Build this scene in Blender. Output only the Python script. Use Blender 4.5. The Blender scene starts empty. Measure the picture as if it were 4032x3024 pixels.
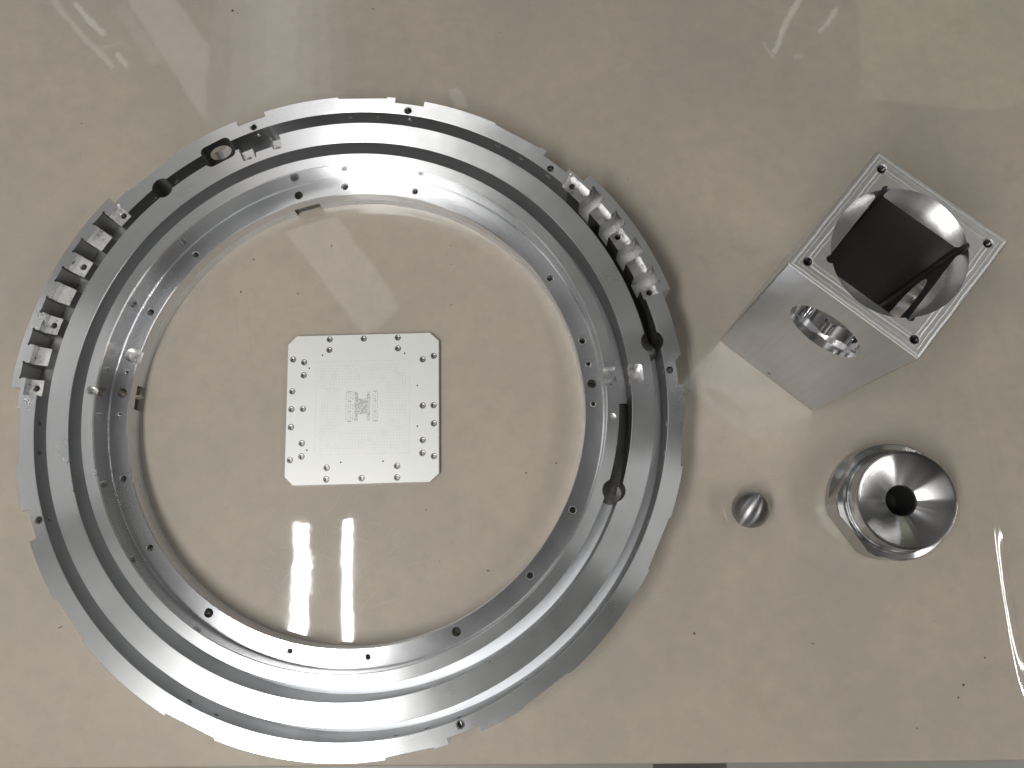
import bpy, bmesh, math, random
from mathutils import Vector, Matrix, noise
R = math.radians
random.seed(7)
scene = bpy.context.scene
C = scene.collection

# ------------------------------------------------------------------ camera
H = 0.80                                             # lens height above the table top (metres)
cd = bpy.data.cameras.new('camera'); cam = bpy.data.objects.new('camera', cd); C.objects.link(cam)
cam.matrix_world = (Matrix.Translation((0, 0, H)) @ Matrix.Rotation(R(11.191), 4, 'X')
                    @ Matrix.Rotation(R(-8.982), 4, 'Z'))
cd.sensor_fit = 'HORIZONTAL'; cd.sensor_width = 36.0; cd.lens = 36.0 * 3270 / 4032
cd.clip_start = 0.01; cd.clip_end = 60
scene.camera = cam

# ------------------------------------------------------------------ world (dim room around the bench)
world = bpy.data.worlds.new('World'); scene.world = world; world.use_nodes = True
wn, wl = world.node_tree.nodes, world.node_tree.links
wn.clear()
w_out = wn.new('ShaderNodeOutputWorld'); w_bg = wn.new('ShaderNodeBackground')
wl.new(w_bg.outputs[0], w_out.inputs[0])
w_tc = wn.new('ShaderNodeTexCoord')
w_sep = wn.new('ShaderNodeSeparateXYZ'); wl.new(w_tc.outputs['Generated'], w_sep.inputs[0])
w_el = wn.new('ShaderNodeValToRGB')                  # brightness of the room from floor to ceiling
cr = w_el.color_ramp
cr.elements[0].position = 0.0; cr.elements[0].color = (.03, .028, .025, 1)
cr.elements[1].position = 1.0; cr.elements[1].color = (.38, .37, .35, 1)
for p, v in ((.48, .03), (.54, .10), (.70, .13), (.80, .36)):
    e = cr.elements.new(p); e.color = (v, v * .985, v * .95, 1)
w_mr = wn.new('ShaderNodeMapRange'); w_mr.inputs[1].default_value = -1; w_mr.inputs[2].default_value = 1
wl.new(w_sep.outputs[2], w_mr.inputs[0]); wl.new(w_mr.outputs[0], w_el.inputs[0])
def wmath(op, a, b=None, c=None, clamp=False):
    x = wn.new('ShaderNodeMath'); x.operation = op; x.use_clamp = clamp
    for i, v in enumerate((a, b, c)):
        if v is None: continue
        if isinstance(v, (int, float)): x.inputs[i].default_value = v
        else: wl.new(v, x.inputs[i])
    return x.outputs[0]
def wrange(v, a, b, c, d, smooth=False):
    x = wn.new('ShaderNodeMapRange'); wl.new(v, x.inputs[0])
    if smooth: x.interpolation_type = 'SMOOTHSTEP'
    for i, q in enumerate((a, b, c, d)): x.inputs[i + 1].default_value = q
    return x.outputs[0]
# walls: a cluttered workshop of bright and dark things; ceiling: nearly plain
w_ns = wn.new('ShaderNodeTexNoise'); w_ns.inputs['Scale'].default_value = 3.4; w_ns.inputs['Detail'].default_value = 2.5
wl.new(w_tc.outputs['Generated'], w_ns.inputs['Vector'])
clutter = wrange(w_ns.outputs[0], .47, .57, .15, 6.5, True)
plain = wrange(w_ns.outputs[0], .35, .65, .88, 1.12)
up = wrange(w_sep.outputs[2], .45, .75, 0, 1, True)
fac = wmath('ADD', wmath('MULTIPLY', clutter, wmath('SUBTRACT', 1.0, up)), wmath('MULTIPLY', plain, up))
# the photographer and camera lean over the bench and darken the part of the room straight above it
zz_ = wmath('MAXIMUM', w_sep.outputs[2], .05)
px_ = wmath('SUBTRACT', wmath('DIVIDE', w_sep.outputs[0], zz_), .12)
py_ = wmath('SUBTRACT', wmath('DIVIDE', w_sep.outputs[1], zz_), -.12)
dist = wmath('SQRT', wmath('ADD', wmath('MULTIPLY', px_, px_), wmath('MULTIPLY', py_, py_)))
fac = wmath('MULTIPLY', fac, wrange(dist, .16, .62, .12, 1.0, True))
# ceiling boards and ducts: long blocks of differing grey, running with the tubes
w_cx = wn.new('ShaderNodeCombineXYZ')
wl.new(wmath('MULTIPLY', wmath('DIVIDE', w_sep.outputs[0], zz_), 2.1), w_cx.inputs[0])
wl.new(wmath('MULTIPLY', wmath('DIVIDE', w_sep.outputs[1], zz_), .9), w_cx.inputs[1])
w_vo = wn.new('ShaderNodeTexVoronoi'); w_vo.distance = 'CHEBYCHEV'; w_vo.inputs['Scale'].default_value = 2.0
w_vo.inputs['Randomness'].default_value = .8
wl.new(w_cx.outputs[0], w_vo.inputs['Vector'])
w_s2 = wn.new('ShaderNodeSeparateXYZ'); wl.new(w_vo.outputs['Color'], w_s2.inputs[0])
board = wrange(w_s2.outputs[0], 0, 1, .62, 1.25)
board = wmath('ADD', wmath('MULTIPLY', board, up), wmath('SUBTRACT', 1.0, up))
fac = wmath('MULTIPLY', fac, board)
# the far right of the room is the dim end
side = wrange(wmath('ADD', w_sep.outputs[0], wmath('MULTIPLY', w_sep.outputs[1], .5)), -.55, .6, 1.75, .45, True)
fac = wmath('MULTIPLY', fac, side)
w_mul = wn.new('ShaderNodeVectorMath'); w_mul.operation = 'SCALE'
wl.new(w_el.outputs[0], w_mul.inputs[0]); wl.new(fac, w_mul.inputs['Scale'])
wl.new(w_mul.outputs[0], w_bg.inputs[0]); w_bg.inputs[1].default_value = .50

# ------------------------------------------------------------------ lamps on the ceiling
def area(name, x, y, z, sx, sy, rad, rot=0.0, col=(1, .98, .95), tilt=0.0):
    l = bpy.data.lights.new(name, 'AREA'); l.shape = 'RECTANGLE'; l.size = sx; l.size_y = sy
    l.energy = rad * math.pi * sx * sy; l.color = col
    o = bpy.data.objects.new(name, l); C.objects.link(o)
    o.location = (x, y, z); o.rotation_euler = (tilt, 0, rot)
    return o
ZL = 1.90
A1 = R(-6.5)
for x in (-.815, -.672):                              # twin tube over the left of the bench
    area('ceiling_tube', x, -.415, ZL, .034, 1.2, 106, A1)
for x, y, e in ((1.97, .80, 16), (2.11, .80, 16), (1.54, -.74, 84), (1.66, -.74, 84)):   # next row to the right
    area('ceiling_tube', x, y, ZL, .020, 1.2, e, A1)
for x in (-2.10, -2.24):                               # added row beyond the frame, extra light from the left
    area('ceiling_tube', x, .85, ZL, .034, 1.2, 17, A1)
for k, w in enumerate((.50, .38, .26, .14)):
    area('light_panel', -.51, 3.05, ZL - .004 * k, w, 3.0 - .1 * k, .36, A1, (.98, .98, 1))
area('lit_beam_glow', -.80, 1.60, ZL, .15, 1.75, 1.25, R(27), (1, .94, .90))  # lit ceiling beam, its brightness given off by an area light
# small dim fittings of a louvred unit and a round lamp further down the room
for x, y, w, l, rot, rad in ((-1.368, 2.09, .020, .37, 33, 1.3), (-1.336, 2.15, .022, .18, 33, 2.4), (-1.265, 2.03, .014, .09, 90, .9),
                             (-1.22, 1.96, .022, .08, 33.6, 2.0), (-1.15, 2.05, .05, .30, 28, .5),
                             (1.186, 1.68, .022, .24, -38, 2.2), (1.327, 1.665, .010, .09, -34, 3.2), (1.09, 1.60, .010, .07, 28, 1.8), (1.21, 1.55, .008, .04, 83, 1.8),
                             (-.03, 1.59, .05, .09, 12, 1.3)):
    area('ceiling_fitting', x, y, ZL, w, l, rad, R(rot), (1, .96, .92))
area('green_tinted_panel', 1.78, 1.52, ZL + .02, .76, .52, .62, R(-12), (.93, 1, .66))  # tinted area light above the far right corner

scene.view_settings.view_transform = 'Standard'
scene.view_settings.look = 'None'
scene.view_settings.exposure = 0.0
scene.view_settings.gamma = 1.0
scene.render.engine = 'CYCLES'
scene.cycles.max_bounces = 14; scene.cycles.glossy_bounces = 10; scene.cycles.diffuse_bounces = 4
scene.cycles.sample_clamp_indirect = 6.0
scene.cycles.caustics_reflective = True
scene.cycles.use_denoising = True
scene.cycles.blur_glossy = 0.3

# ------------------------------------------------------------------ materials
class NT:
    def __init__(s, name):
        s.m = bpy.data.materials.new(name); s.m.use_nodes = True
        s.n, s.l = s.m.node_tree.nodes, s.m.node_tree.links
        s.b = s.n['Principled BSDF']
    def new(s, t, **k):
        x = s.n.new(t)
        for a, v in k.items(): setattr(x, a, v)
        return x
    def math(s, op, a, b=None, c=None):
        x = s.n.new('ShaderNodeMath'); x.operation = op
        for i, v in enumerate((a, b, c)):
            if v is None: continue
            if isinstance(v, (int, float)): x.inputs[i].default_value = v
            else: s.l.new(v, x.inputs[i])
        return x.outputs[0]
    def vmath(s, op, a, b=None, sc=None):
        x = s.n.new('ShaderNodeVectorMath'); x.operation = op
        for i, v in enumerate((a, b)):
            if v is None: continue
            if isinstance(v, (tuple, list)): x.inputs[i].default_value = v
            else: s.l.new(v, x.inputs[i])
        if sc is not None: x.inputs['Scale'].default_value = sc
        return x.outputs['Value'] if op in ('LENGTH', 'DOT_PRODUCT') else x.outputs[0]
    def noise(s, vec, scale, detail=3, rough=.5):
        x = s.n.new('ShaderNodeTexNoise'); x.inputs['Scale'].default_value = scale
        x.inputs['Detail'].default_value = detail; x.inputs['Roughness'].default_value = rough
        s.l.new(vec, x.inputs['Vector']); return x.outputs[0]
    def rng(s, v, a, b, c, d):
        x = s.n.new('ShaderNodeMapRange'); s.l.new(v, x.inputs[0])
        for i, q in enumerate((a, b, c, d)): x.inputs[i + 1].default_value = q
        return x.outputs[0]
    def mix(s, f, a, b):
        x = s.n.new('ShaderNodeMix'); x.data_type = 'RGBA'
        for i, v in ((0, f), (6, a), (7, b)):
            if isinstance(v, (int, float)): x.inputs[i].default_value = v
            elif isinstance(v, (tuple, list)): x.inputs[i].default_value = (*v, 1)
            else: s.l.new(v, x.inputs[i])
        return x.outputs[2]
    def bump(s, h, strength, dist):
        x = s.n.new('ShaderNodeBump'); x.inputs['Strength'].default_value = strength
        x.inputs['Distance'].default_value = dist; s.l.new(h, x.inputs['Height'])
        s.l.new(x.outputs[0], s.b.inputs['Normal']); return x

def turned(name, col, rough, aniso, centre=(0, 0, 0), axis=(0, 0, 1), lines=900, var=.08, bump=.03, mark=.12):
    """metal cut on a lathe: fine circular tool marks about the part's own axis"""
    t = NT(name); b = t.b
    b.inputs['Metallic'].default_value = 1
    tc = t.new('ShaderNodeTexCoord'); P = t.vmath('SUBTRACT', tc.outputs['Object'], centre)
    geo = t.new('ShaderNodeNewGeometry')
    circ = t.vmath('CROSS_PRODUCT', axis, P)
    vt = t.new('ShaderNodeVectorTransform', vector_type='VECTOR', convert_from='OBJECT', convert_to='WORLD')
    t.l.new(circ, vt.inputs[0])
    tang = t.vmath('NORMALIZE', t.vmath('CROSS_PRODUCT', geo.outputs['True Normal'], vt.outputs[0]))
    t.l.new(tang, b.inputs['Tangent'])
    b.inputs['Anisotropic'].default_value = aniso
    ax = t.vmath('DOT_PRODUCT', P, axis)
    r = t.vmath('LENGTH', circ)
    cv = t.new('ShaderNodeCombineXYZ'); t.l.new(r, cv.inputs[0]); t.l.new(ax, cv.inputs[1])
    fine = t.noise(cv.outputs[0], lines, 2, .6)
    broad = t.noise(P, 18, 4, .6)
    blot = t.noise(P, 90, 5, .65)
    k = t.math('MULTIPLY_ADD', fine, var, 1 - var / 2)
    k = t.math('MULTIPLY', k, t.rng(broad, .3, .7, 1 - var * .35, 1 + var * .25))
    col_ = t.vmath('SCALE', (0, 0, 0)); cn = col_.node
    cn.inputs[0].default_value = col; t.l.new(k, cn.inputs['Scale'])
    t.l.new(col_, b.inputs['Base Color'])
    rr = t.math('ADD', t.rng(broad, .3, .7, rough * .9, rough * 1.12), t.rng(blot, .55, .75, 0, rough * mark * .4))
    t.l.new(rr, b.inputs['Roughness'])
    t.bump(fine, bump, .0004)
    return t.m

def milled(name, col, rough, sx=30, sy=600, var=.25, bump=.25):
    """metal cut on a milling machine or sanded: straight grain with blotches"""
    t = NT(name); b = t.b
    b.inputs['Metallic'].default_value = 1
    tc = t.new('ShaderNodeTexCoord')
    mp = t.new('ShaderNodeMapping'); mp.inputs['Scale'].default_value = (sx, sy, sx)
    t.l.new(tc.outputs['Object'], mp.inputs[0])
    g = t.noise(mp.outputs[0], 1, 4, .6)
    bl = t.noise(tc.outputs['Object'], 120, 4, .6)
    k = t.math('MULTIPLY', t.rng(g, .25, .75, 1 - var, 1.05), t.rng(bl, .3, .7, 1 - var * .6, 1.05))
    v = t.vmath('SCALE', (0, 0, 0)); v.node.inputs[0].default_value = col; t.l.new(k, v.node.inputs['Scale'])
    t.l.new(v, b.inputs['Base Color'])
    if var: t.l.new(t.rng(bl, .3, .7, rough * .75, rough * 1.3), b.inputs['Roughness'])
    else: b.inputs['Roughness'].default_value = rough
    if bump: t.bump(t.math('ADD', g, bl), bump, .0005)
    return t.m

M = {}
M['ring'] = turned('turned_aluminium', (.80, .815, .835), .29, 1.0, var=.12, mark=0)
M['wall'] = turned('fine_turned_aluminium', (.80, .82, .85), .23, 1.0, lines=600, bump=.02, mark=0)
M['mirror'] = turned('bright_bored_wall', (.82, .82, .83), .16, .7, lines=400, bump=.01, mark=.1)
M['groove'] = turned('shaded_groove_wall', (.46, .46, .455), .42, .3, lines=500)
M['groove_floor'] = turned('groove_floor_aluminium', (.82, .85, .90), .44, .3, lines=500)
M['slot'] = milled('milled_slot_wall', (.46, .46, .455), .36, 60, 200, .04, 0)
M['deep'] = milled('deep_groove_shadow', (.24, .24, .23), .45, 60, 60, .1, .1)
M['pocket'] = milled('end_milled_aluminium', (.82, .82, .82), .30, 160, 200, .14, .22)
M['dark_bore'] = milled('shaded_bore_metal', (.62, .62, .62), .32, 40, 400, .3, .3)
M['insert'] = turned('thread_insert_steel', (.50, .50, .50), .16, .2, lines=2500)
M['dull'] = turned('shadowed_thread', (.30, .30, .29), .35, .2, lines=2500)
M['steel'] = turned('polished_stainless_steel', (.50, .50, .505), .18, .95, lines=2600, var=.15, bump=.03, mark=.2)
M['ball'] = turned('brushed_ball_steel', (.37, .37, .38), .38, .95, axis=(.62, .70, .35), lines=900, var=.2, bump=.2)

def smooth(me, ang=28):
    me.polygons.foreach_set('use_smooth', [True] * len(me.polygons))
    me.set_sharp_from_angle(angle=R(ang)); me.update()

def mesh_obj(name, verts, faces, mat, parent=None, loc=(0, 0, 0), rotz=0, ang=28, link=True):
    me = bpy.data.meshes.new(name); me.from_pydata([tuple(v) for v in verts], [], faces)
    bm = bmesh.new(); bm.from_mesh(me); bmesh.ops.recalc_face_normals(bm, faces=bm.faces); bm.to_mesh(me); bm.free()
    if mat: me.materials.append(mat)
    o = bpy.data.objects.new(name, me)
    if link: C.objects.link(o)
    if parent: o.parent = parent
    o.location = loc; o.rotation_euler = (0, 0, rotz)
    if ang: smooth(me, ang)
    return o

def empty(name, loc, rotz=0):
    o = bpy.data.objects.new(name, None); C.objects.link(o)
    o.location = loc; o.rotation_euler = (0, 0, rotz); o.empty_display_size = .02
    return o
def tag(o, label, cat):
    o['label'] = label; o['category'] = cat; return o

# --- shape makers returning (verts, faces), all closed
def lathe(profile, n=360, close=True):
    """profile: (r, z) loop; closed ring solid"""
    v, f = [], []; m = len(profile)
    for i in range(n):
        a = 2 * math.pi * i / n; c, s = math.cos(a), math.sin(a)
        for r, z in profile: v.append((r * c, r * s, z))
    for i in range(n):
        j = (i + 1) % n
        for k in range(m if close else m - 1):
            q = (k + 1) % m
            f.append((i * m + k, j * m + k, j * m + q, i * m + q))
    return v, f
def prism(poly, z0, z1):
    n = len(poly)
    v = [(x, y, z0) for x, y in poly] + [(x, y, z1) for x, y in poly]
    f = [tuple(range(n - 1, -1, -1)), tuple(range(n, 2 * n))]
    f += [(i, (i + 1) % n, n + (i + 1) % n, n + i) for i in range(n)]
    return v, f
def disc(x, y, r, n=32):
    return [(x + r * math.cos(2 * math.pi * i / n), y + r * math.sin(2 * math.pi * i / n)) for i in range(n)]
def frustum(x, y, r0, r1, z0, z1, n=32):
    a, b = disc(x, y, r0, n), disc(x, y, r1, n)
    v = [(p, q, z0) for p, q in a] + [(p, q, z1) for p, q in b]
    f = [tuple(range(n - 1, -1, -1)), tuple(range(n, 2 * n))]
    f += [(i, (i + 1) % n, n + (i + 1) % n, n + i) for i in range(n)]
    return v, f
def xform(vf, mat):
    return [tuple(mat @ Vector(p)) for p in vf[0]], vf[1]
def rod(p0, p1, r, n=28):
    p0, p1 = Vector(p0), Vector(p1); d = p1 - p0
    m = Matrix.Translation(p0) @ d.to_track_quat('Z', 'Y').to_matrix().to_4x4()
    return xform(frustum(0, 0, r, r, 0, d.length, n), m)
def pt(a, r): return (r * math.cos(R(a)), r * math.sin(R(a)))
def rounded(poly, rad, n=6):
    out = []; m = len(poly)
    for i in range(m):
        p = Vector(poly[i]); a = Vector(poly[i - 1]); b = Vector(poly[(i + 1) % m])
        u, w = (a - p).normalized(), (b - p).normalized()
        h = math.acos(max(-1, min(1, u.dot(w)))) / 2
        t = min(rad / math.tan(h), (a - p).length * .49, (b - p).length * .49); rr = t * math.tan(h)
        cc = p + (u + w).normalized() * (rr / math.sin(h))
        s, e = p + u * t - cc, p + w * t - cc
        a0 = math.atan2(s.y, s.x); a1 = math.atan2(e.y, e.x)
        d = (a1 - a0 + math.pi) % (2 * math.pi) - math.pi
        for k in range(n + 1):
            q = a0 + d * k / n; out.append((cc.x + rr * math.cos(q), cc.y + rr * math.sin(q)))
    return out
def arc_poly(a0, a1, r0, r1, n=24):
    return ([pt(a0 + (a1 - a0) * i / n, r1) for i in range(n + 1)] +
            [pt(a1 + (a0 - a1) * i / n, r0) for i in range(n + 1)])

def cut(o, cutters, mat=None, ang=28):
    """take the cutter solids away from mesh object o, one after another"""
    tmp = []
    for v, f in cutters:
        me = bpy.data.meshes.new('cut'); me.from_pydata([tuple(p) for p in v], [], f)
        bm = bmesh.new(); bm.from_mesh(me); bmesh.ops.recalc_face_normals(bm, faces=bm.faces); bm.to_mesh(me); bm.free()
        if mat: me.materials.append(mat)
        c = bpy.data.objects.new('cut', me); C.objects.link(c); tmp.append(c)
        md = o.modifiers.new('cut', 'BOOLEAN'); md.operation = 'DIFFERENCE'; md.solver = 'MANIFOLD'
        md.object = c; md.material_mode = 'TRANSFER'
        c.parent = o.parent
    dg = bpy.context.evaluated_depsgraph_get(); dg.update()
    new = bpy.data.meshes.new_from_object(o.evaluated_get(dg))
    o.modifiers.clear(); old = o.data; o.data = new; new.name = o.name
    for c in tmp:
        me = c.data; bpy.data.objects.remove(c); bpy.data.meshes.remove(me)
    bpy.data.meshes.remove(old)
    smooth(new, ang)

# ================================================================== BENCH
t = NT('glossy_beige_vinyl'); b = t.b
tc = t.new('ShaderNodeTexCoord'); P = tc.outputs['Object']
cl = t.noise(P, 5, 5, .6); fn = t.noise(P, 60, 4, .65)
base = t.mix(t.rng(cl, .3, .7, 0, 1), (.432, .374, .306), (.350, .308, .256))
base = t.mix(t.rng(fn, .35, .75, 0, .36), base, (.28, .26, .22))
# faint stains and long rubbed marks
st = t.noise(P, 22, 5, .7)
base = t.mix(t.rng(st, .57, .76, 0, .42), base, (.30, .26, .20))
mp = t.new('ShaderNodeMapping'); mp.inputs['Scale'].default_value = (90, 5, 1); mp.inputs['Rotation'].default_value = (0, 0, .12)
t.l.new(P, mp.inputs[0]); rub = t.noise(mp.outputs[0], 1, 3, .5)
base = t.mix(t.rng(rub, .66, .80, 0, .3), base, (.30, .27, .22))
t.l.new(base, b.inputs['Base Color'])
b.inputs['Roughness'].default_value = .55
b.inputs['IOR'].default_value = 1.45
b.inputs['Coat Weight'].default_value = 1; b.inputs['Coat IOR'].default_value = 1.5
t.l.new(t.rng(t.noise(P, 14, 4, .6), .3, .7, .02, .045), b.inputs['Coat Roughness'])
bw = t.new('ShaderNodeBump'); bw.inputs['Strength'].default_value = 1; bw.inputs['Distance'].default_value = .0011
mp2 = t.new('ShaderNodeMapping'); mp2.inputs['Scale'].default_value = (1, .55, 1)
t.l.new(P, mp2.inputs[0])
hh = t.math('ADD', t.noise(mp2.outputs[0], 7, 1, .4), t.math('MULTIPLY', t.noise(P, 45, 2, .5), .03))
t.l.new(hh, bw.inputs['Height'])
t.l.new(bw.outputs[0], b.inputs['Coat Normal']); t.l.new(bw.outputs[0], b.inputs['Normal'])
M['vinyl'] = t.m
t = NT('bench_top_beige'); b = t.b
tc = t.new('ShaderNodeTexCoord'); P = tc.outputs['Object']
t.l.new(t.mix(t.rng(t.noise(P, 8, 4, .6), .3, .7, 0, 1), (.37, .33, .275), (.33, .295, .245)), b.inputs['Base Color'])
t.l.new(t.rng(t.noise(P, 30, 3), .3, .7, .18, .3), b.inputs['Roughness'])
t.bump(t.noise(P, 9, 2), .6, .0008); M['bench'] = t.m
t = NT('dark_floor'); b = t.b
tc = t.new('ShaderNodeTexCoord')
t.l.new(t.mix(t.noise(tc.outputs['Object'], 3), (.05, .05, .05), (.09, .09, .085)), b.inputs['Base Color']); M['floor'] = t.m
t = NT('grey_green_steel_drawer'); b = t.b
tc = t.new('ShaderNodeTexCoord')
t.l.new(t.mix(t.noise(tc.outputs['Object'], 12), (.20, .20, .18), (.24, .24, .21)), b.inputs['Base Color']); b.inputs['Roughness'].default_value = .4; M['drawer'] = t.m

# front edge of the bench runs along the line through these two points
E0, E1 = Vector((-.5185, -.1203)), Vector((.3968, -.2481))
ed = (E1 - E0).normalized(); en = Vector((-ed.y, ed.x))       # en points away from the photographer
def bench_pt(s, d): p = E0 + ed * s + en * d; return p.x, p.y
# vinyl sheet: fine mesh so its loose right edge can curl
def sheet_edge(d):                                   # s of the sheet's right edge at depth d from the front
    return .9365 - .035 * d
NS, ND = 150, 60
verts, faces = [], []
for i in range(NS + 1):
    for j in range(ND + 1):
        d = -.0 + 1.15 * (j / ND) ** 1.1
        se = sheet_edge(d); u = i / NS
        s = -.25 + (se + .25) * (1 - (1 - u) ** 1.9)
        e = se - s
        amp = .0011 * (max(0, min(1, (.24 - d) / .08)) + .12 * max(0, min(1, (.34 - d) / .1))) * max(.0, min(1, (d - .02) / .10))
        z = amp * (math.exp(-((e - .0105) / .0125) ** 2) + .25 * math.exp(-((e - .06) / .03) ** 2))
        verts.append((*bench_pt(s, d), z - .0002))
for i in range(NS):
    for j in range(ND):
        a = i * (ND + 1) + j; faces.append((a, a + ND + 1, a + ND + 2, a + 1))
# thickness and rounded nose at the front
for k, (dd, zz) in enumerate(((-.0015, -.0006), (-.0028, -.0020), (-.0033, -.0045), (-.0033, -.020))):
    for i in range(NS + 1):
        u = i / NS; s = -.25 + (sheet_edge(0) + .25) * (1 - (1 - u) ** 1.9)
        verts.append((*bench_pt(s, dd), zz))
base0 = (NS + 1) * (ND + 1)
for i in range(NS):
    a = i * (ND + 1); bq = (i + 1) * (ND + 1)
    faces.append((a, base0 + i, base0 + i + 1, bq))
    for k in range(3):
        q = base0 + k * (NS + 1) + i; w = q + NS + 1
        faces.append((q, w, w + 1, q + 1))
sheet = mesh_obj('vinyl_sheet', verts, faces, M['vinyl'], ang=60)
sheet.data.update()
sheet['kind'] = 'structure'
poly = [bench_pt(-.25, -.0012), bench_pt(1.6, -.0012), bench_pt(1.6, 1.15), bench_pt(-.25, 1.15)]
v, f = prism(poly, -.030, -.0010)
o = mesh_obj('tabletop', v, f, M['vinyl']); o['kind'] = 'structure'
poly = [bench_pt(-.25, -.004), bench_pt(1.6, -.004), bench_pt(1.6, .05), bench_pt(-.25, .05)]
for s0, s1, dd in ((-.25, .600, -.05), (.600, .668, .045), (.668, 1.6, -.05)):
    v, f = prism([bench_pt(s0, dd), bench_pt(s1, dd), bench_pt(s1, .06), bench_pt(s0, .06)], -.16, -.0305)
    if dd < .04:
        o = mesh_obj('bench_front', v, f, M['drawer']); o['kind'] = 'structure'
v, f = prism([(-3, -3), (3, -3), (3, 3), (-3, 3)], -.80, -.78)
o = mesh_obj('floor', v, f, M['floor']); o['kind'] = 'structure'

# dust, chips and small burns lying on the vinyl: countless specks, one object
t = NT('dark_dust'); b = t.b; tc = t.new('ShaderNodeTexCoord')
t.l.new(t.mix(t.rng(t.noise(tc.outputs['Object'], 9), .35, .65, 0, 1), (.05, .035, .025), (.17, .14, .11)), b.inputs['Base Color'])
b.inputs['Roughness'].default_value = .8; M['dust'] = t.m
verts, faces = [], []
def speck(x, y, r, st=1.0, ang=0.0):
    n = 7; k = len(verts); q = Matrix.Rotation(ang, 2)
    for i in range(n):
        a = 2 * math.pi * i / n; rr = r * random.uniform(.6, 1.25)
        p = q @ Vector((rr * math.cos(a) * st, rr * math.sin(a)))
        verts.append((x + p.x, y + p.y, .00035))
    verts.append((x, y, .00035 + r * .4))
    faces.extend((k + i, k + (i + 1) % n, k + n) for i in range(n))
for x, y, r in ((-.237, .616, .0016), (-.232, .612, .0008), (-.085, .591, .0010), (.046, .539, .0006), (-.241, .328, .0010), (-.257, .296, .0011),
                (.36, -.18, .0011), (.353, -.19, .0009), (.13, -.10, .0012), (.235, -.125, .0007), (.44, -.215, .0014), (.31, -.21, .0009), (.385, -.16, .0009),
                (-.20, .285, .0007), (-.13, .36, .0007), (-.04, .31, .0006), (.03, .075, .0009), (.10, .03, .0007)):
    speck(x, y, r)
for i in range(80):
    speck(random.uniform(-.5, .5), random.uniform(-.2, .64), random.choice((.0002, .0003, .0003, .0004, .0006)), random.uniform(1, 1.6), random.uniform(0, 3))
for x, y, a, l in ((-.457, -.005, .3, 5.5), (-.40, -.045, 1.0, 3), (-.05, -.015, -.3, 4), (.0, -.02, .1, 3.5), (-.10, .05, .5, 3), (.0, .07, 1.2, 3),
                   (.33, -.06, -1.1, 4), (-.16, .33, .9, 3)):
    speck(x, y, .0005, l, a)
o = mesh_obj('dust_specks', verts, faces, M['dust'], ang=None); o['kind'] = 'stuff'

# fine scratches in the vinyl
t = NT('scratch_pale'); t.b.inputs['Base Color'].default_value = (.50, .47, .42, 1); t.b.inputs['Roughness'].default_value = .35; M['scratch'] = t.m
verts, faces = [], []
def scratch(p, a, l, w, bend=0):
    n = 6; k = len(verts); x, y = p
    for i in range(n + 1):
        ww = w * math.sin(math.pi * (i + .3) / (n + .6))
        nx, ny = -math.sin(a), math.cos(a)
        verts.append((x + nx * ww, y + ny * ww, .00042)); verts.append((x - nx * ww, y - ny * ww, .00042))
        x += math.cos(a) * l / n; y += math.sin(a) * l / n; a += bend / n
    faces.extend((k + 2 * i, k + 2 * i + 1, k + 2 * i + 3, k + 2 * i + 2) for i in range(n))
for i in range(170):
    cx, cy = random.gauss(-.185, .05), random.gauss(.0, .045)
    if math.hypot(cx + .1516, cy - .1531) > .200: continue
    scratch((cx, cy), random.uniform(0, 6.28), random.uniform(.006, .030), random.uniform(.00006, .00013), random.uniform(-.5, .5))
for i in range(60):
    scratch((random.uniform(-.5, .5), random.uniform(-.2, .6)), random.uniform(0, 6.28), random.uniform(.008, .035), .00007, random.uniform(-.3, .3))
o = mesh_obj('surface_scratches', verts, faces, M['scratch'], ang=None); o['kind'] = 'stuff'

# ================================================================== BIG RING
ZT, ZF, ZG = .053, .0255, .0106
RC = (-.1516, .1531, 0)
ring = tag(empty('machined_ring', RC), 'large silver aluminium ring with two deep concentric grooves, notched rim and rows of milled pockets', 'machine part')
# outline of the rim: (start, end, radius, flat?)
seg = [(-.45, 11.0, .3088, 0), (11.0, 35.8, .3170, 0), (35.8, 39.2, .3082, 1), (39.2, 44.5, .3032, 0), (44.5, 45.9, .3091, 0), (45.9, 55.3, .3077, 1),
       (55.3, 69.13, .3091, 0), (69.13, 74.55, .3036, 0), (74.55, 76.1, .3091, 0), (76.1, 85.2, .3076, 1), (85.2, 99.1, .3090, 0),
       (99.1, 104.45, .3034, 0), (104.45, 118.2, .3096, 0), (118.2, 127.4, .3078, 1), (127.4, 130.95, .3096, 0), (130.95, 168.0, .3180, 0),
       (168.0, 171.5, .3095, 0), (171.5, 181.3, .3072, 1), (181.3, 189.4, .3100, 0), (189.4, 194.8, .3032, 0), (194.8, 205.5, .3100, 0),
       (205.5, 214, .3078, 1), (214, 232.45, .3094, 0), (232.45, 241.45, .3075, 1), (241.45, 269.3, .3090, 0), (269.3, 277.2, .3072, 1),
       (277.2, 279.5, .3087, 0), (279.5, 285.0, .3034, 0), (285.0, 292.5, .3087, 0), (292.5, 301.6, .3075, 1), (301.6, 322.4, .3088, 0),
       (322.4, 331.65, .3076, 1), (331.65, 340.35, .3090, 0), (340.35, 349.45, .3070, 1), (349.45, 354.3, .3083, 0), (354.3, 359.55, .3030, 0)]
outline = []
for a0, a1, r, flat in seg:
    n = max(2, int((a1 - a0) / 1.0))
    P0, P1 = Vector(pt(a0, r)), Vector(pt(a1, r))
    for i in range(n + 1):
        if flat: p = P0.lerp(P1, i / n); outline.append((p.x, p.y))
        else: outline.append(pt(a0 + (a1 - a0) * i / n, r))
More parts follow.
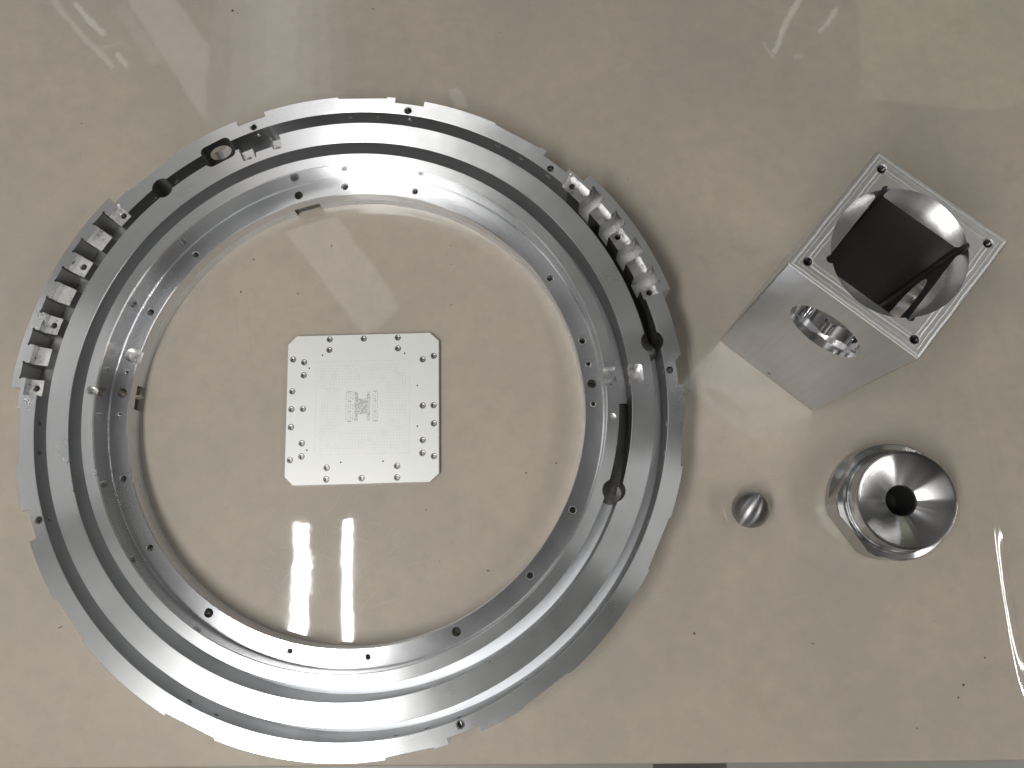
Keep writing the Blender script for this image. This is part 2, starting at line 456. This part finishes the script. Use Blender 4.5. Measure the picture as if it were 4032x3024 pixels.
outline = [p for i, p in enumerate(outline) if (Vector(p) - Vector(outline[i - 1])).length > 2e-5]
def rim_solid(outer, r_in, z0, z1, ch=.0004):
    """solid between an arbitrary outer outline and a circle of radius r_in, top edges eased"""
    n = len(outer); v, f = [], []
    for x, y in outer:
        a = math.atan2(y, x); ro = math.hypot(x, y)
        for r, z in ((r_in, z0), (ro, z0), (ro, z1 - ch), (ro - ch, z1), (r_in + ch, z1), (r_in, z1 - ch)):
            v.append((r * math.cos(a), r * math.sin(a), z))
    for i in range(n):
        j = (i + 1) % n
        for k in range(6):
            q = (k + 1) % 6; f.append((i * 6 + k, j * 6 + k, j * 6 + q, i * 6 + q))
    return v, f
def annulus(r0, r1, z0, z1, ch=.0004, n=360):
    return lathe([(r0, z0), (r1, z0), (r1, z1 - ch), (r1 - ch, z1), (r0 + ch, z1), (r0, z1 - ch)], n)

# ---- cutters
rim_cut, mid_cut, in_cut, base_cut, flange_cut = [], [], [], [], []
slot_cut = []
groove_cut = []
def slot(angs, r0, r1):       # radial slot with rounded relief corners at its outer end
    a0, a1 = angs
    p = [pt(a0, r0), pt(a1, r0), pt(a1, r1), pt(a0, r1)]
    return p
LP = [(133.5 + 6 * i + (.0 if i < 3 else -.05), 136.2 + 6 * i) for i in range(6)]
RP = [(12.91, 15.76), (18.87, 21.72), (25.0, 27.68), (30.9, 33.67)]
for (a0, a1) in LP + RP:
    rr = .3114 if a0 > 90 else .3107
    for cl_, z0 in ((slot_cut, .020),):
        cl_.append(prism([pt(a0, .2900), pt(a0, rr), pt(a1, rr), pt(a1, .2900)], z0, .06))
        for a in (a0, a1):
            x, y = pt(a, rr - .0006); cl_.append(frustum(x, y, .0013, .0013, z0 + .0005, .061, 16))
# shelves between the slots, cut into the outer rim
rim_cut.append(prism(arc_poly(130.8, 169.2, .2890, .3052, 40), .0450, .0605))
rim_cut.append(prism(arc_poly(11.0, 38.2, .2890, .3050, 30), .0452, .0602))
x, y = pt(38.25, .3047); rim_cut.append(frustum(x, y, .0016, .0016, .0453, .0612, 14))
x, y = pt(130.8, .3047); rim_cut.append(frustum(x, y, .0016, .0016, .0451, .0613, 14))
# blind bores on the groove lines
bore_cut = {'rim': [], 'mid': [], 'in': []}
BORE = [(122.77, .2869, .0100, .006), (2.75, .2856, .0103, .004), (332.99, .2542, .0104, .008)]
for i, (a, r, rad, z0) in enumerate(BORE):
    x, y = pt(a, r); cyl = frustum(x, y, rad, rad, z0, .0615, 48)
    if i < 2: bore_cut['rim'].append(cyl)
    bore_cut['mid'].append(cyl)
    if i == 2: bore_cut['in'].append(cyl)
    base_cut.append(cyl)
# rounded window with a cross bore
wa, wr = 109.94, .2868
wc = Vector(pt(wa, wr)); ur = Vector(pt(wa, 1)); ut = Vector((-ur.y, ur.x))
def wpt(t_, r_): p = wc + ut * t_ + ur * r_; return (p.x, p.y)
wpoly = rounded([wpt(-.0157, -.0113), wpt(.0157, -.0113), wpt(.0157, .0113), wpt(-.0157, .0113)], .0058, 8)
win = prism(wpoly, .0085, .0617)
bore_cut['rim'].append(win); bore_cut['mid'].append(win); base_cut.append(win)
p0 = wc + ur * .004; p1 = wc + ur * .040
rim_cut.append(rod((p0.x, p0.y, .0345), (p1.x, p1.y, .0225), .0108, 40))
# deeper stretches of both grooves
base_cut.append(prism(arc_poly(2.75, 30.5, .2806, .2921, 40), .0016, .02))
base_cut.append(prism(arc_poly(333.0, 352.6, .2482, .2598, 30), .0017, .0201))
# clamp pads milled in the middle rim beside the window
mid_cut.append(prism(rounded([pt(106.1, .2655), pt(106.1, .2812), pt(103.6, .2812), pt(103.6, .2655)], .0022), .0440, .0603))
mid_cut.append(prism(rounded([pt(99.5, .2660), pt(99.5, .2812), pt(97.4, .2812), pt(97.4, .2660)], .0026), .0441, .0604))
mid_cut.append(prism([pt(103.7, .2655), pt(103.7, .2830), pt(99.4, .2830), pt(99.4, .2700), pt(103.0, .2700), pt(103.2, .2655)], .0180, .0606))
# cross slot through the inner rim into the middle rim on the right
cs = [pt(359.1, .2340), pt(358.95, .2722), pt(355.25, .2722), pt(355.0, .2340)]
in_cut.append(prism(cs, .0420, .0607)); mid_cut.append(prism(rounded(cs, .0035), .0400, .0607))
# round notch and pin hole in the inner rim
x, y = pt(167.75, .2420); in_cut.append(frustum(x, y, .0042, .0042, .044, .0608, 24))
in_cut.append(rod((*pt(167.75, .2420), .0535), (*pt(168.0, .230), .0535), .0042, 24))
x, y = pt(348.18, .2418); in_cut.append(frustum(x, y, .0035, .0035, .0485, .0609, 24))

# screw holes: list of (angle, radius, z top, hole radius, into which part, insert?)
inserts = []
def hole(cl_, a, r, zt, rad, depth, ins=True, flare=.0006):
    x, y = pt(a, r)
    cl_.append(frustum(x, y, rad, rad, zt - depth, zt + .004, 28))
    if flare: cl_.append(frustum(x, y, rad, rad + flare + .0035, zt - flare, zt + .0035, 28))
    if ins: inserts.append((x, y, zt, rad, depth))
for a in (71.82, 101.78, 41.91, 357.06, 282.28, 191.88): hole(rim_cut, a, .2967, ZT, .0034, .020)
for a in (131.72, 143.72, 155.79, 167.74): hole(rim_cut, a, .2985, .0450, .0030, .016)
for a in (36.98, 24.03, 12.0): hole(rim_cut, a, .2992, .0452, .0030, .016)
for a in (105.0, 98.7): hole(mid_cut, a, .2705, .0440, .0026, .012)
for a in (85.74, 67.67, 25.69, 7.91, 326.34, 308.36, 266.31, 248.26, 205.98, 187.97, 145.73, 127.73):
    hole(flange_cut, a, .2266, ZF, .0031, .014)
for a in (1.99, 352.13, 172.33, 161.79): hole(flange_cut, a, .2265, ZF, .0022, .012)
thru = []
for a in (357.02, 287.26, 227.14, 97.67):
    x, y = pt(a, .2266); thru.append(frustum(x, y, .0042, .0042, -.01, .04, 32))
flange_cut += thru; base_cut += thru
# oblong hole, u-slot and notches of the inner flange
q = [pt(166.9, .2305), pt(166.9, .2218)]
d = (Vector(q[1]) - Vector(q[0])); nn = Vector((-d.y, d.x)).normalized() * .0046
ob = rounded([tuple(Vector(q[0]) + nn), tuple(Vector(q[0]) - nn), tuple(Vector(q[1]) - nn), tuple(Vector(q[1]) + nn)], .0045, 8)
flange_cut.append(prism(ob, -.01, .0403)); base_cut.append(prism(ob, -.01, .0403))
us = rounded([pt(155.7, .2150), pt(155.75, .2328), pt(159.0, .2328), pt(159.1, .2150)], .0062, 8)
flange_cut.append(prism(us, .0195, .0404))
for a0, a1 in ((164.3, 170.5), (93.4, 100.3)):
    nt = [pt(a0, .205), pt(a0, .2225 if a0 > 150 else .2215), pt(a1, .2225 if a0 > 150 else .2215), pt(a1, .205)]
    base_cut.append(prism(nt, -.01, .0405)); flange_cut.append(prism(nt, -.0101, .0140))
# small radial holes high in the outer groove wall
for a in (83.45, 78.1, 71.75, 53.45, 48.06, 41.79, 101.74, 120.21, 125.46, 174.21, 179.57, 191.95, 234.45, 239.8, 299.89, 294.52, 282.28, 276.45, 271.21, 329.76, 324.35, 347.73, 342.44, 357.17):
    zz = .044 if not (118 < a < 127) else .040
    rim_cut.append(rod((*pt(a, .289), zz), (*pt(a, .2995), zz), .0027, 16))
    # each gets a threaded sleeve below
radial_holes = [83.45, 78.1, 71.75, 53.45, 48.06, 41.79, 101.74, 120.21, 125.46, 174.21, 179.57, 191.95, 234.45, 239.8, 299.89, 294.52, 282.28, 276.45, 271.21, 329.76, 324.35, 347.73, 342.44, 357.17]

v, f = rim_solid(outline, .2184, 0, ZG, .0002)
def bright_walls(o):
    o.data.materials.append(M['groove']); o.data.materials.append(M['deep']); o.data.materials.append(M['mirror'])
    for p in o.data.polygons:
        if abs(p.normal.z) < .3 and math.hypot(p.center.x, p.center.y) < .2375 and math.hypot(p.center.x, p.center.y) > .225: p.material_index = 3
def shade_walls(o, r0, r1):
    # groove walls are rougher than the faces; groove shade is put into darker colours
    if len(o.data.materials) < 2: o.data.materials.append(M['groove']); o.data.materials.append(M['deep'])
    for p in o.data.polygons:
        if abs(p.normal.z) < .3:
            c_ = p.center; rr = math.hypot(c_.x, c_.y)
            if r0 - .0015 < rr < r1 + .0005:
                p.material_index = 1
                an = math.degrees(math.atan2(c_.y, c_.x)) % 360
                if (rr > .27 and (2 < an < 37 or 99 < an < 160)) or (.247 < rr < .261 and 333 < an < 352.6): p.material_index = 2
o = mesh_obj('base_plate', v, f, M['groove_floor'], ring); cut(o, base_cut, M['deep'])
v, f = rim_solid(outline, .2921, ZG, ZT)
o = mesh_obj('outer_rim', v, f, M['ring'], ring); shade_walls(o, .291, .2925); cut(o, slot_cut, M['slot']); cut(o, bore_cut['rim'], M['deep']); cut(o, rim_cut, M['pocket'], 14)
o = mesh_obj('middle_rim', *annulus(.2599, .2806, ZG, ZT), M['ring'], ring); shade_walls(o, .2590, .2815); cut(o, bore_cut['mid'], M['deep']); cut(o, mid_cut, M['pocket'], 14)
o = mesh_obj('inner_rim', *lathe([(.2366, ZG), (.2481, ZG), (.2481, ZT - .0004), (.2477, ZT), (.2376, ZT), (.2366, ZT - .001)], 360), M['ring'], ring); bright_walls(o); shade_walls(o, .2470, .2490); cut(o, bore_cut['in'], M['deep']); cut(o, in_cut, M['pocket'], 14)
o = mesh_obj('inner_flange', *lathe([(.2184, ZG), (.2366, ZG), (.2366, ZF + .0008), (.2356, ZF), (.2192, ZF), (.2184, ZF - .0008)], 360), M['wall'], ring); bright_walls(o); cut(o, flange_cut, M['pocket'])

# a threaded insert: sleeve with thread ridges, shared mesh per hole size
_ins = {}
def insert_mesh(rad, depth, kind='insert'):
    key = (rad, depth, kind)
    if key not in _ins:
        pr = [(rad - .0001, -.0008), (rad - .0001, -depth + .0006)]
        n = 7
        inner = []
        for i in range(n * 2 + 1):
            z = -depth + .0006 + (depth - .0014) * i / (n * 2)
            inner.append((rad - (.0009 if i % 2 else .0004), z))
        pr = pr + inner[:] + [(rad - .0003, -.0008)]
        v, f = lathe(pr, 20)
        k = len(v); v += [(p[0], p[1], -depth + .0005) for p in disc(0, 0, rad - .0003, 20)]
        f.append(tuple(range(k, k + 20)))
        ob_ = mesh_obj('threaded_insert', v, f, M[kind], link=False)
        _ins[key] = ob_.data; bpy.data.objects.remove(ob_)
    return _ins[key]
for x, y, zt, rad, dep in inserts:
    o = bpy.data.objects.new('threaded_insert', insert_mesh(rad, dep)); C.objects.link(o)
    o.parent = ring; o.location = (x, y, zt)
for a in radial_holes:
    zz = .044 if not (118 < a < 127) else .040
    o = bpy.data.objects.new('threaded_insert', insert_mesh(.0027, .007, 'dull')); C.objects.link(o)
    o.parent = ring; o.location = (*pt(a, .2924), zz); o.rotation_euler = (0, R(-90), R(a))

# ================================================================== DRILLED PLATE
t = NT('matte_white_anodised'); b = t.b; tc = t.new('ShaderNodeTexCoord')
t.l.new(t.mix(t.noise(tc.outputs['Object'], 40, 4), (.675, .69, .67), (.72, .73, .71)), b.inputs['Base Color'])
b.inputs['Roughness'].default_value = .42; b.inputs['Metallic'].default_value = .25
t.bump(t.noise(tc.outputs['Object'], 900, 2), .15, .0003); M['plate'] = t.m
t = NT('pinhole_dark'); t.b.inputs['Base Color'].default_value = (.30, .30, .29, 1); t.b.inputs['Roughness'].default_value = .6; M['pin'] = t.m
PC = Vector((-.1478, .1580)); PA = math.atan2(.2211 - .2388, -.0724 + .2035)
plate = tag(empty('drilled_plate', (PC.x, PC.y, .0003), PA), 'square white plate with clipped corners and tiny holes, lying inside the big ring', 'metal plate')
Rp = Matrix.Rotation(-PA, 2)
def pl(x, y): q = Rp @ (Vector((x, y)) - PC); return (q.x, q.y)
PT = .0058
poly = [pl(*p) for p in [(-0.2035, 0.2388), (-0.0724, 0.2211), (-0.0648, 0.2118), (-0.0824, 0.0823), (-0.0922, 0.0756), (-0.2229, 0.0925), (-0.23, 0.1019), (-0.2131, 0.2315)]][::-1]
v, f = prism(poly, 0, PT)
body = mesh_obj('plate_body', v, f, M['plate'], plate)
bm = bmesh.new(); bm.from_mesh(body.data)
bmesh.ops.bevel(bm, geom=[e for e in bm.edges if abs(e.verts[0].co.z - e.verts[1].co.z) < 1e-5 and e.verts[0].co.z > PT / 2], offset=.0003, segments=2, affect='EDGES')
bm.to_mesh(body.data); bm.free()
ph = [[-0.1716, 0.2303], [-0.138, 0.2257], [-0.1044, 0.2213], [-0.1731, 0.2197], [-0.1057, 0.2103], [-0.0717, 0.1973], [-0.083, 0.1954], [-0.2098, 0.2158], [-0.1993, 0.2112], [-0.2011, 0.1983], [-0.214, 0.184], [-0.2166, 0.1665], [-0.2054, 0.1651], [-0.0891, 0.1498], [-0.0785, 0.1484], [-0.0807, 0.1307], [-0.2189, 0.149], [-0.2101, 0.1316], [-0.2117, 0.1189], [-0.2232, 0.1172], [-0.0936, 0.1164], [-0.0955, 0.104], [-0.085, 0.0992], [-0.1887, 0.1042], [-0.1903, 0.0933], [-0.1565, 0.089], [-0.1227, 0.0845], [-0.1213, 0.0954]]
ps = [[-0.1805, 0.2155], [-0.0998, 0.2045], [-0.1949, 0.2045], [-0.0916, 0.1704], [-0.0969, 0.1305], [-0.2059, 0.1242], [-0.1746, 0.1074], [-0.1341, 0.1021]]
pc = []
for x, y in ph:
    x, y = pl(x, y); pc.append(frustum(x, y, .0027, .0027, .0009, .009, 24)); pc.append(frustum(x, y, .0027, .0027 + .0040, PT - .0004, PT + .0036, 24))
for x, y in ps:
    x, y = pl(x, y); pc.append(frustum(x, y, .0008, .0008, -.001, .009, 12))
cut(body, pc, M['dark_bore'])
for x, y in ph:
    x, y = pl(x, y)
    o = bpy.data.objects.new('threaded_insert', insert_mesh(.0027, .0032, 'dull')); C.objects.link(o)
    o.parent = plate; o.location = (x, y, PT)
# the drilled field: thousands of pin holes
fx = [pl(*p) for p in [(-0.1875, 0.2113), (-0.095, 0.1967), (-0.107, 0.1055), (-0.1993, 0.1177)]]
x0 = (fx[0][0] + fx[3][0]) / 2; x1 = (fx[1][0] + fx[2][0]) / 2; y0 = (fx[2][1] + fx[3][1]) / 2; y1 = (fx[0][1] + fx[1][1]) / 2
verts, faces = [], []
def pin(x, y, w, h=None):
    h = h or w; k = len(verts); z = PT + .00006
    verts.extend(((x - w, y - h, z), (x + w, y - h, z), (x + w, y + h, z), (x - w, y + h, z))); faces.append((k, k + 1, k + 2, k + 3))
N = 66
for i in range(N):
    for j in range(N):
        u, w_ = (i + .5) / N, (j + .5) / N
        x, y = x0 + (x1 - x0) * u, y0 + (y1 - y0) * w_
        m = max(abs(u - .5), abs(w_ - .5))
        nz = noise.noise(Vector((u * 9, w_ * 9, 3.1)))
        if m > .485: ok = random.random() < .8
        elif m > .455: ok = False
        elif m > .24: ok = (i % 2 == 0 and j % 2 == 0) or (nz > .12 and random.random() < .55)
        elif m > .17: ok = (i % 3 == 0 and j % 3 == 0 and random.random() < .5)
        else: ok = False
        if ok: pin(x, y, .0002)
cx_, cy_ = (x0 + x1) / 2 - .001, (y0 + y1) / 2 + .001
cx_, cy_ = (x0 + x1) / 2 - .0004, (y0 + y1) / 2 + .0006
for i in range(30):
    for j in range(26):
        u, w_ = (i + .5) / 30 - .5, (j + .5) / 26 - .5
        core = abs(u) < .25 and not (abs(u) < .12 and abs(w_) > .27)
        if core:
            if (i + j) % 2 == 0 or random.random() < .35: pin(cx_ + u * .033, cy_ + w_ * .029, .00042)
        elif abs(u) > .27 and i % 2 == 0 and (j + i // 2) % 3 != 0 and abs(abs(w_) - .17) > .04: pin(cx_ + u * .033, cy_ + w_ * .029, .00032)
for sx in (-1, 1):
    for sy in (-1, 1):
        pin(cx_ + sx * .0125, cy_ + sy * .0148, .0022, .00032)
    for k in (-.005, .005): pin(cx_ + sx * .0125, cy_ + k, .0016, .00030)
o = mesh_obj('pinhole_field', verts, faces, M['pin'], plate, ang=None); o['kind'] = 'stuff'

# ================================================================== BOX HOUSING
HB, HW = .2262, .0561
CAPZ = HB - .0135
BA = R(41.6)
box = tag(empty('box_housing', (.2878, .1645, 0), BA), 'tall square aluminium block standing upright with a deep square pocket and round side bores', 'machine part')
t = NT('satin_ground_aluminium'); b = t.b; b.inputs['Metallic'].default_value = 1
tc = t.new('ShaderNodeTexCoord'); P = tc.outputs['Object']
mp = t.new('ShaderNodeMapping'); mp.inputs['Scale'].default_value = (220, 220, 8); t.l.new(P, mp.inputs[0])
g = t.noise(mp.outputs[0], 1, 4, .6); bl = t.noise(P, 16, 4, .55)
v_ = t.vmath('SCALE', (0, 0, 0)); v_.node.inputs[0].default_value = (.66, .69, .73)
t.l.new(t.math('MULTIPLY', t.rng(g, .3, .7, .94, 1.03), t.rng(bl, .3, .7, .93, 1.04)), v_.node.inputs['Scale']); t.l.new(v_, b.inputs['Base Color'])
b.inputs['Roughness'].default_value = .33
M['box'] = t.m
# top face: passes of a milling cutter running round the square
t = NT('milled_square_passes'); b = t.b; b.inputs['Metallic'].default_value = 1
tc = t.new('ShaderNodeTexCoord'); P = tc.outputs['Object']
sp = t.new('ShaderNodeSeparateXYZ'); t.l.new(P, sp.inputs[0])
m_ = t.math('MAXIMUM', t.math('ABSOLUTE', sp.outputs[0]), t.math('ABSOLUTE', sp.outputs[1]))
wob = t.math('MULTIPLY_ADD', t.noise(P, 60, 3), .0022, -.0011)
mm = t.math('ADD', m_, wob)
def line(c_, w): return t.math('MAXIMUM', 0.0, t.math('SUBTRACT', 1.0, t.math('DIVIDE', t.math('ABSOLUTE', t.math('SUBTRACT', mm, c_)), w)))
ln = t.math('ADD', t.math('ADD', line(.0535, .0011), line(.0468, .0008)), t.math('ADD', t.math('MULTIPLY', line(.0440, .0006), .6), t.math('MULTIPLY', line(.0505, .0006), .5)))
blo = t.noise(P, 260, 3, .6)
cc = t.vmath('SCALE', (0, 0, 0)); cc.node.inputs[0].default_value = (.90, .90, .89)
t.l.new(t.math('MULTIPLY', t.rng(blo, .3, .7, .88, 1.0), t.math('MULTIPLY_ADD', ln, .10, .90)), cc.node.inputs['Scale']); t.l.new(cc, b.inputs['Base Color'])
t.l.new(t.math('MULTIPLY_ADD', ln, .12, .40), b.inputs['Roughness'])
t.bump(t.math('ADD', t.math('MULTIPLY', ln, .8), t.math('MULTIPLY', blo, .35)), .35, .0007); M['boxtop'] = t.m
M['boxin'] = milled('shaded_pocket_wall', (.34, .335, .33), .34, 6, 200, 0, 0)  # darkness inside the pocket put into the wall colour
M['recess'] = turned('milled_recess', (.80, .80, .80), .24, .8, lines=300, var=.14, bump=.04, mark=.1)
M['bore'] = turned('turned_bore', (.86, .86, .88), .15, .6, centre=(0, 0, .1685), axis=(1, 0, 0), lines=500)
# body built in two heights: main block and the cap layer that carries the milled top
def sq(h, c_=.0012):
    return [(h - c_, -h), (h, -h + c_), (h, h - c_), (h - c_, h), (-h + c_, h), (-h, h - c_), (-h, -h + c_), (-h + c_, -h)]
v, f = prism(sq(HW), .0004, CAPZ)
bd = mesh_obj('block_body', v, f, M['box'], box)
v, f = prism(sq(HW), CAPZ, HB)
cp = mesh_obj('top_face', v, f, M['boxtop'], box)
bm = bmesh.new(); bm.from_mesh(cp.data)
bmesh.ops.bevel(bm, geom=[e for e in bm.edges if e.verts[0].co.z > HB - .001 and e.verts[1].co.z > HB - .001], offset=.0006, segments=1, affect='EDGES')
bm.to_mesh(cp.data); bm.free()
cp.data.materials.append(M['box'])
for p in cp.data.polygons:
    if abs(p.normal.z) < .3: p.material_index = 1
PH = .0356
pk = [prism([(PH, -PH), (PH, PH), (-PH, PH), (-PH, -PH)], .030, .26)]
for sx in (-1, 1):
    for sy in (-1, 1):
        pk.append(frustum(sx * (PH - .0016), sy * (PH - .0016), .0032, .0032, .0302, .261, 24))
# face toward lower left of the picture is local -x? the DC face: normal toward -y in the block's frame
ZB = .1685
bores = [rod((-.07, 0, ZB), (-.0470, 0, ZB), .0305, 64), rod((-.0471, 0, ZB), (-.030, 0, ZB), .0245, 64),
         rod((0, -.07, ZB - .008), (0, -.0470, ZB - .008), .0305, 64), rod((0, -.0471, ZB - .008), (0, -.030, ZB - .008), .0290, 64),
         rod((-.07, 0, .011), (-.050, 0, .011), .0021, 20),
         rod((-.012, .07, .19), (-.012, .050, .19), .0021, 20), rod((-.022, .07, .19), (-.022, .050, .19), .0021, 20)]
for q in range(4):
    a = R(35 + 90 * q); bores.append(rod((-.050, .0275 * math.cos(a), ZB + .0275 * math.sin(a)), (-.040, .0275 * math.cos(a), ZB + .0275 * math.sin(a)), .0016, 14))
for q in (-1, 0, 1):   # relief flutes on the inner lip of the front bore
    a = R(265 + 50 * q); bores.append(rod((-.0480, .0235 * math.cos(a), ZB + .0235 * math.sin(a)), (-.030, .0235 * math.cos(a), ZB + .0235 * math.sin(a)), .0045, 24))
cut(bd, pk, M['boxin']); cut(bd, bores, M['bore'])
tc_ = list(pk) + [frustum(.0008, -.0008, .0487, .0487, HB - .0115, .262, 96)]
SC = .0456
for sx in (-1, 1):
    for sy in (-1, 1):
        tc_.append(frustum(sx * SC, sy * SC, .0033, .0033, HB - .02, .263, 28)); tc_.append(frustum(sx * SC, sy * SC, .0033, .0075, HB - .0007, HB + .0035, 28))
cut(cp, tc_[:5], M['boxin']); cut(cp, tc_[5:6], M['recess']); cut(cp, tc_[6:], M['pocket'])
cut(bd, [frustum(sx * SC, sy * SC, .0033, .0033, HB - .02, .263, 28) for sx in (-1, 1) for sy in (-1, 1)], M['pocket'])
for sx in (-1, 1):
    for sy in (-1, 1):
        o = bpy.data.objects.new('threaded_insert', insert_mesh(.0033, .016)); C.objects.link(o)
        o.parent = box; o.location = (sx * SC, sy * SC, HB)
for x_, y_, z_, ax_ in ((-HW + .0003, 0, .011, 'x'), (-.012, HW - .0003, .19, 'y'), (-.022, HW - .0003, .19, 'y')):
    o = bpy.data.objects.new('threaded_insert', insert_mesh(.0021, .005)); C.objects.link(o); o.parent = box
    o.location = (x_, y_, z_); o.rotation_euler = (R(-90), 0, 0) if ax_ == 'y' else (0, R(-90), 0)

# ================================================================== STEEL NOZZLE
noz = tag(empty('steel_nozzle', (.3264, -.0103, .0003), R(-37)), 'round polished steel fitting with a wide funnel mouth and a dark centre hole', 'machine part')
v, f = lathe([(.0140, 0), (.0519, 0), (.0526, .0007), (.0526, .0290), (.0516, .0300), (.0470, .0312), (.0455, .0330), (.0140, .0330)], 180)
o = mesh_obj('base_flange', v, f, M['steel'], noz)
fl = []
for ang_ in (0, 180, 243, 117):
    m4 = Matrix.Rotation(R(ang_), 4, 'Z')
    fl.append(xform(prism([(.0482, -.04), (.07, -.04), (.07, .04), (.0482, .04)], .010 if ang_ in (180, 0) else -.002, .05), m4))
cut(o, fl[1:2] + fl[2:3], M['steel'])
v, f = lathe([(.0140, .0330), (.0449, .0330), (.0452, .0370), (.0443, .0376), (.0434, .0552), (.0429, .0560), (.0402, .0560), (.0140, .0432)], 180)
o = mesh_obj('funnel_collar', v, f, M['steel'], noz)
t = NT('hole_shade_black'); t.b.inputs['Base Color'].default_value = (.02, .02, .02, 1); t.b.inputs['Roughness'].default_value = .5; M['liner'] = t.m  # darkness of the hole put into a black lining and floor
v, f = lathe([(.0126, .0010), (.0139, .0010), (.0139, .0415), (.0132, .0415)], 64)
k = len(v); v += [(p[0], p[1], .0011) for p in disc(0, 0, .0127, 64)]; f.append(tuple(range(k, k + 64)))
o = mesh_obj('hole_shade_liner', v, f, M['liner'], noz)

# ================================================================== BALL
rb = .0172
bm = bmesh.new(); bmesh.ops.create_uvsphere(bm, u_segments=96, v_segments=64, radius=rb)
me = bpy.data.meshes.new('steel_ball'); bm.to_mesh(me); bm.free(); me.materials.append(M['ball']); smooth(me, 60)
ball = bpy.data.objects.new('steel_ball', me); C.objects.link(ball); ball.location = (.1999, .0031, rb + .0003)
tag(ball, 'small brushed steel ball resting on the bench beside the round steel fitting', 'ball')
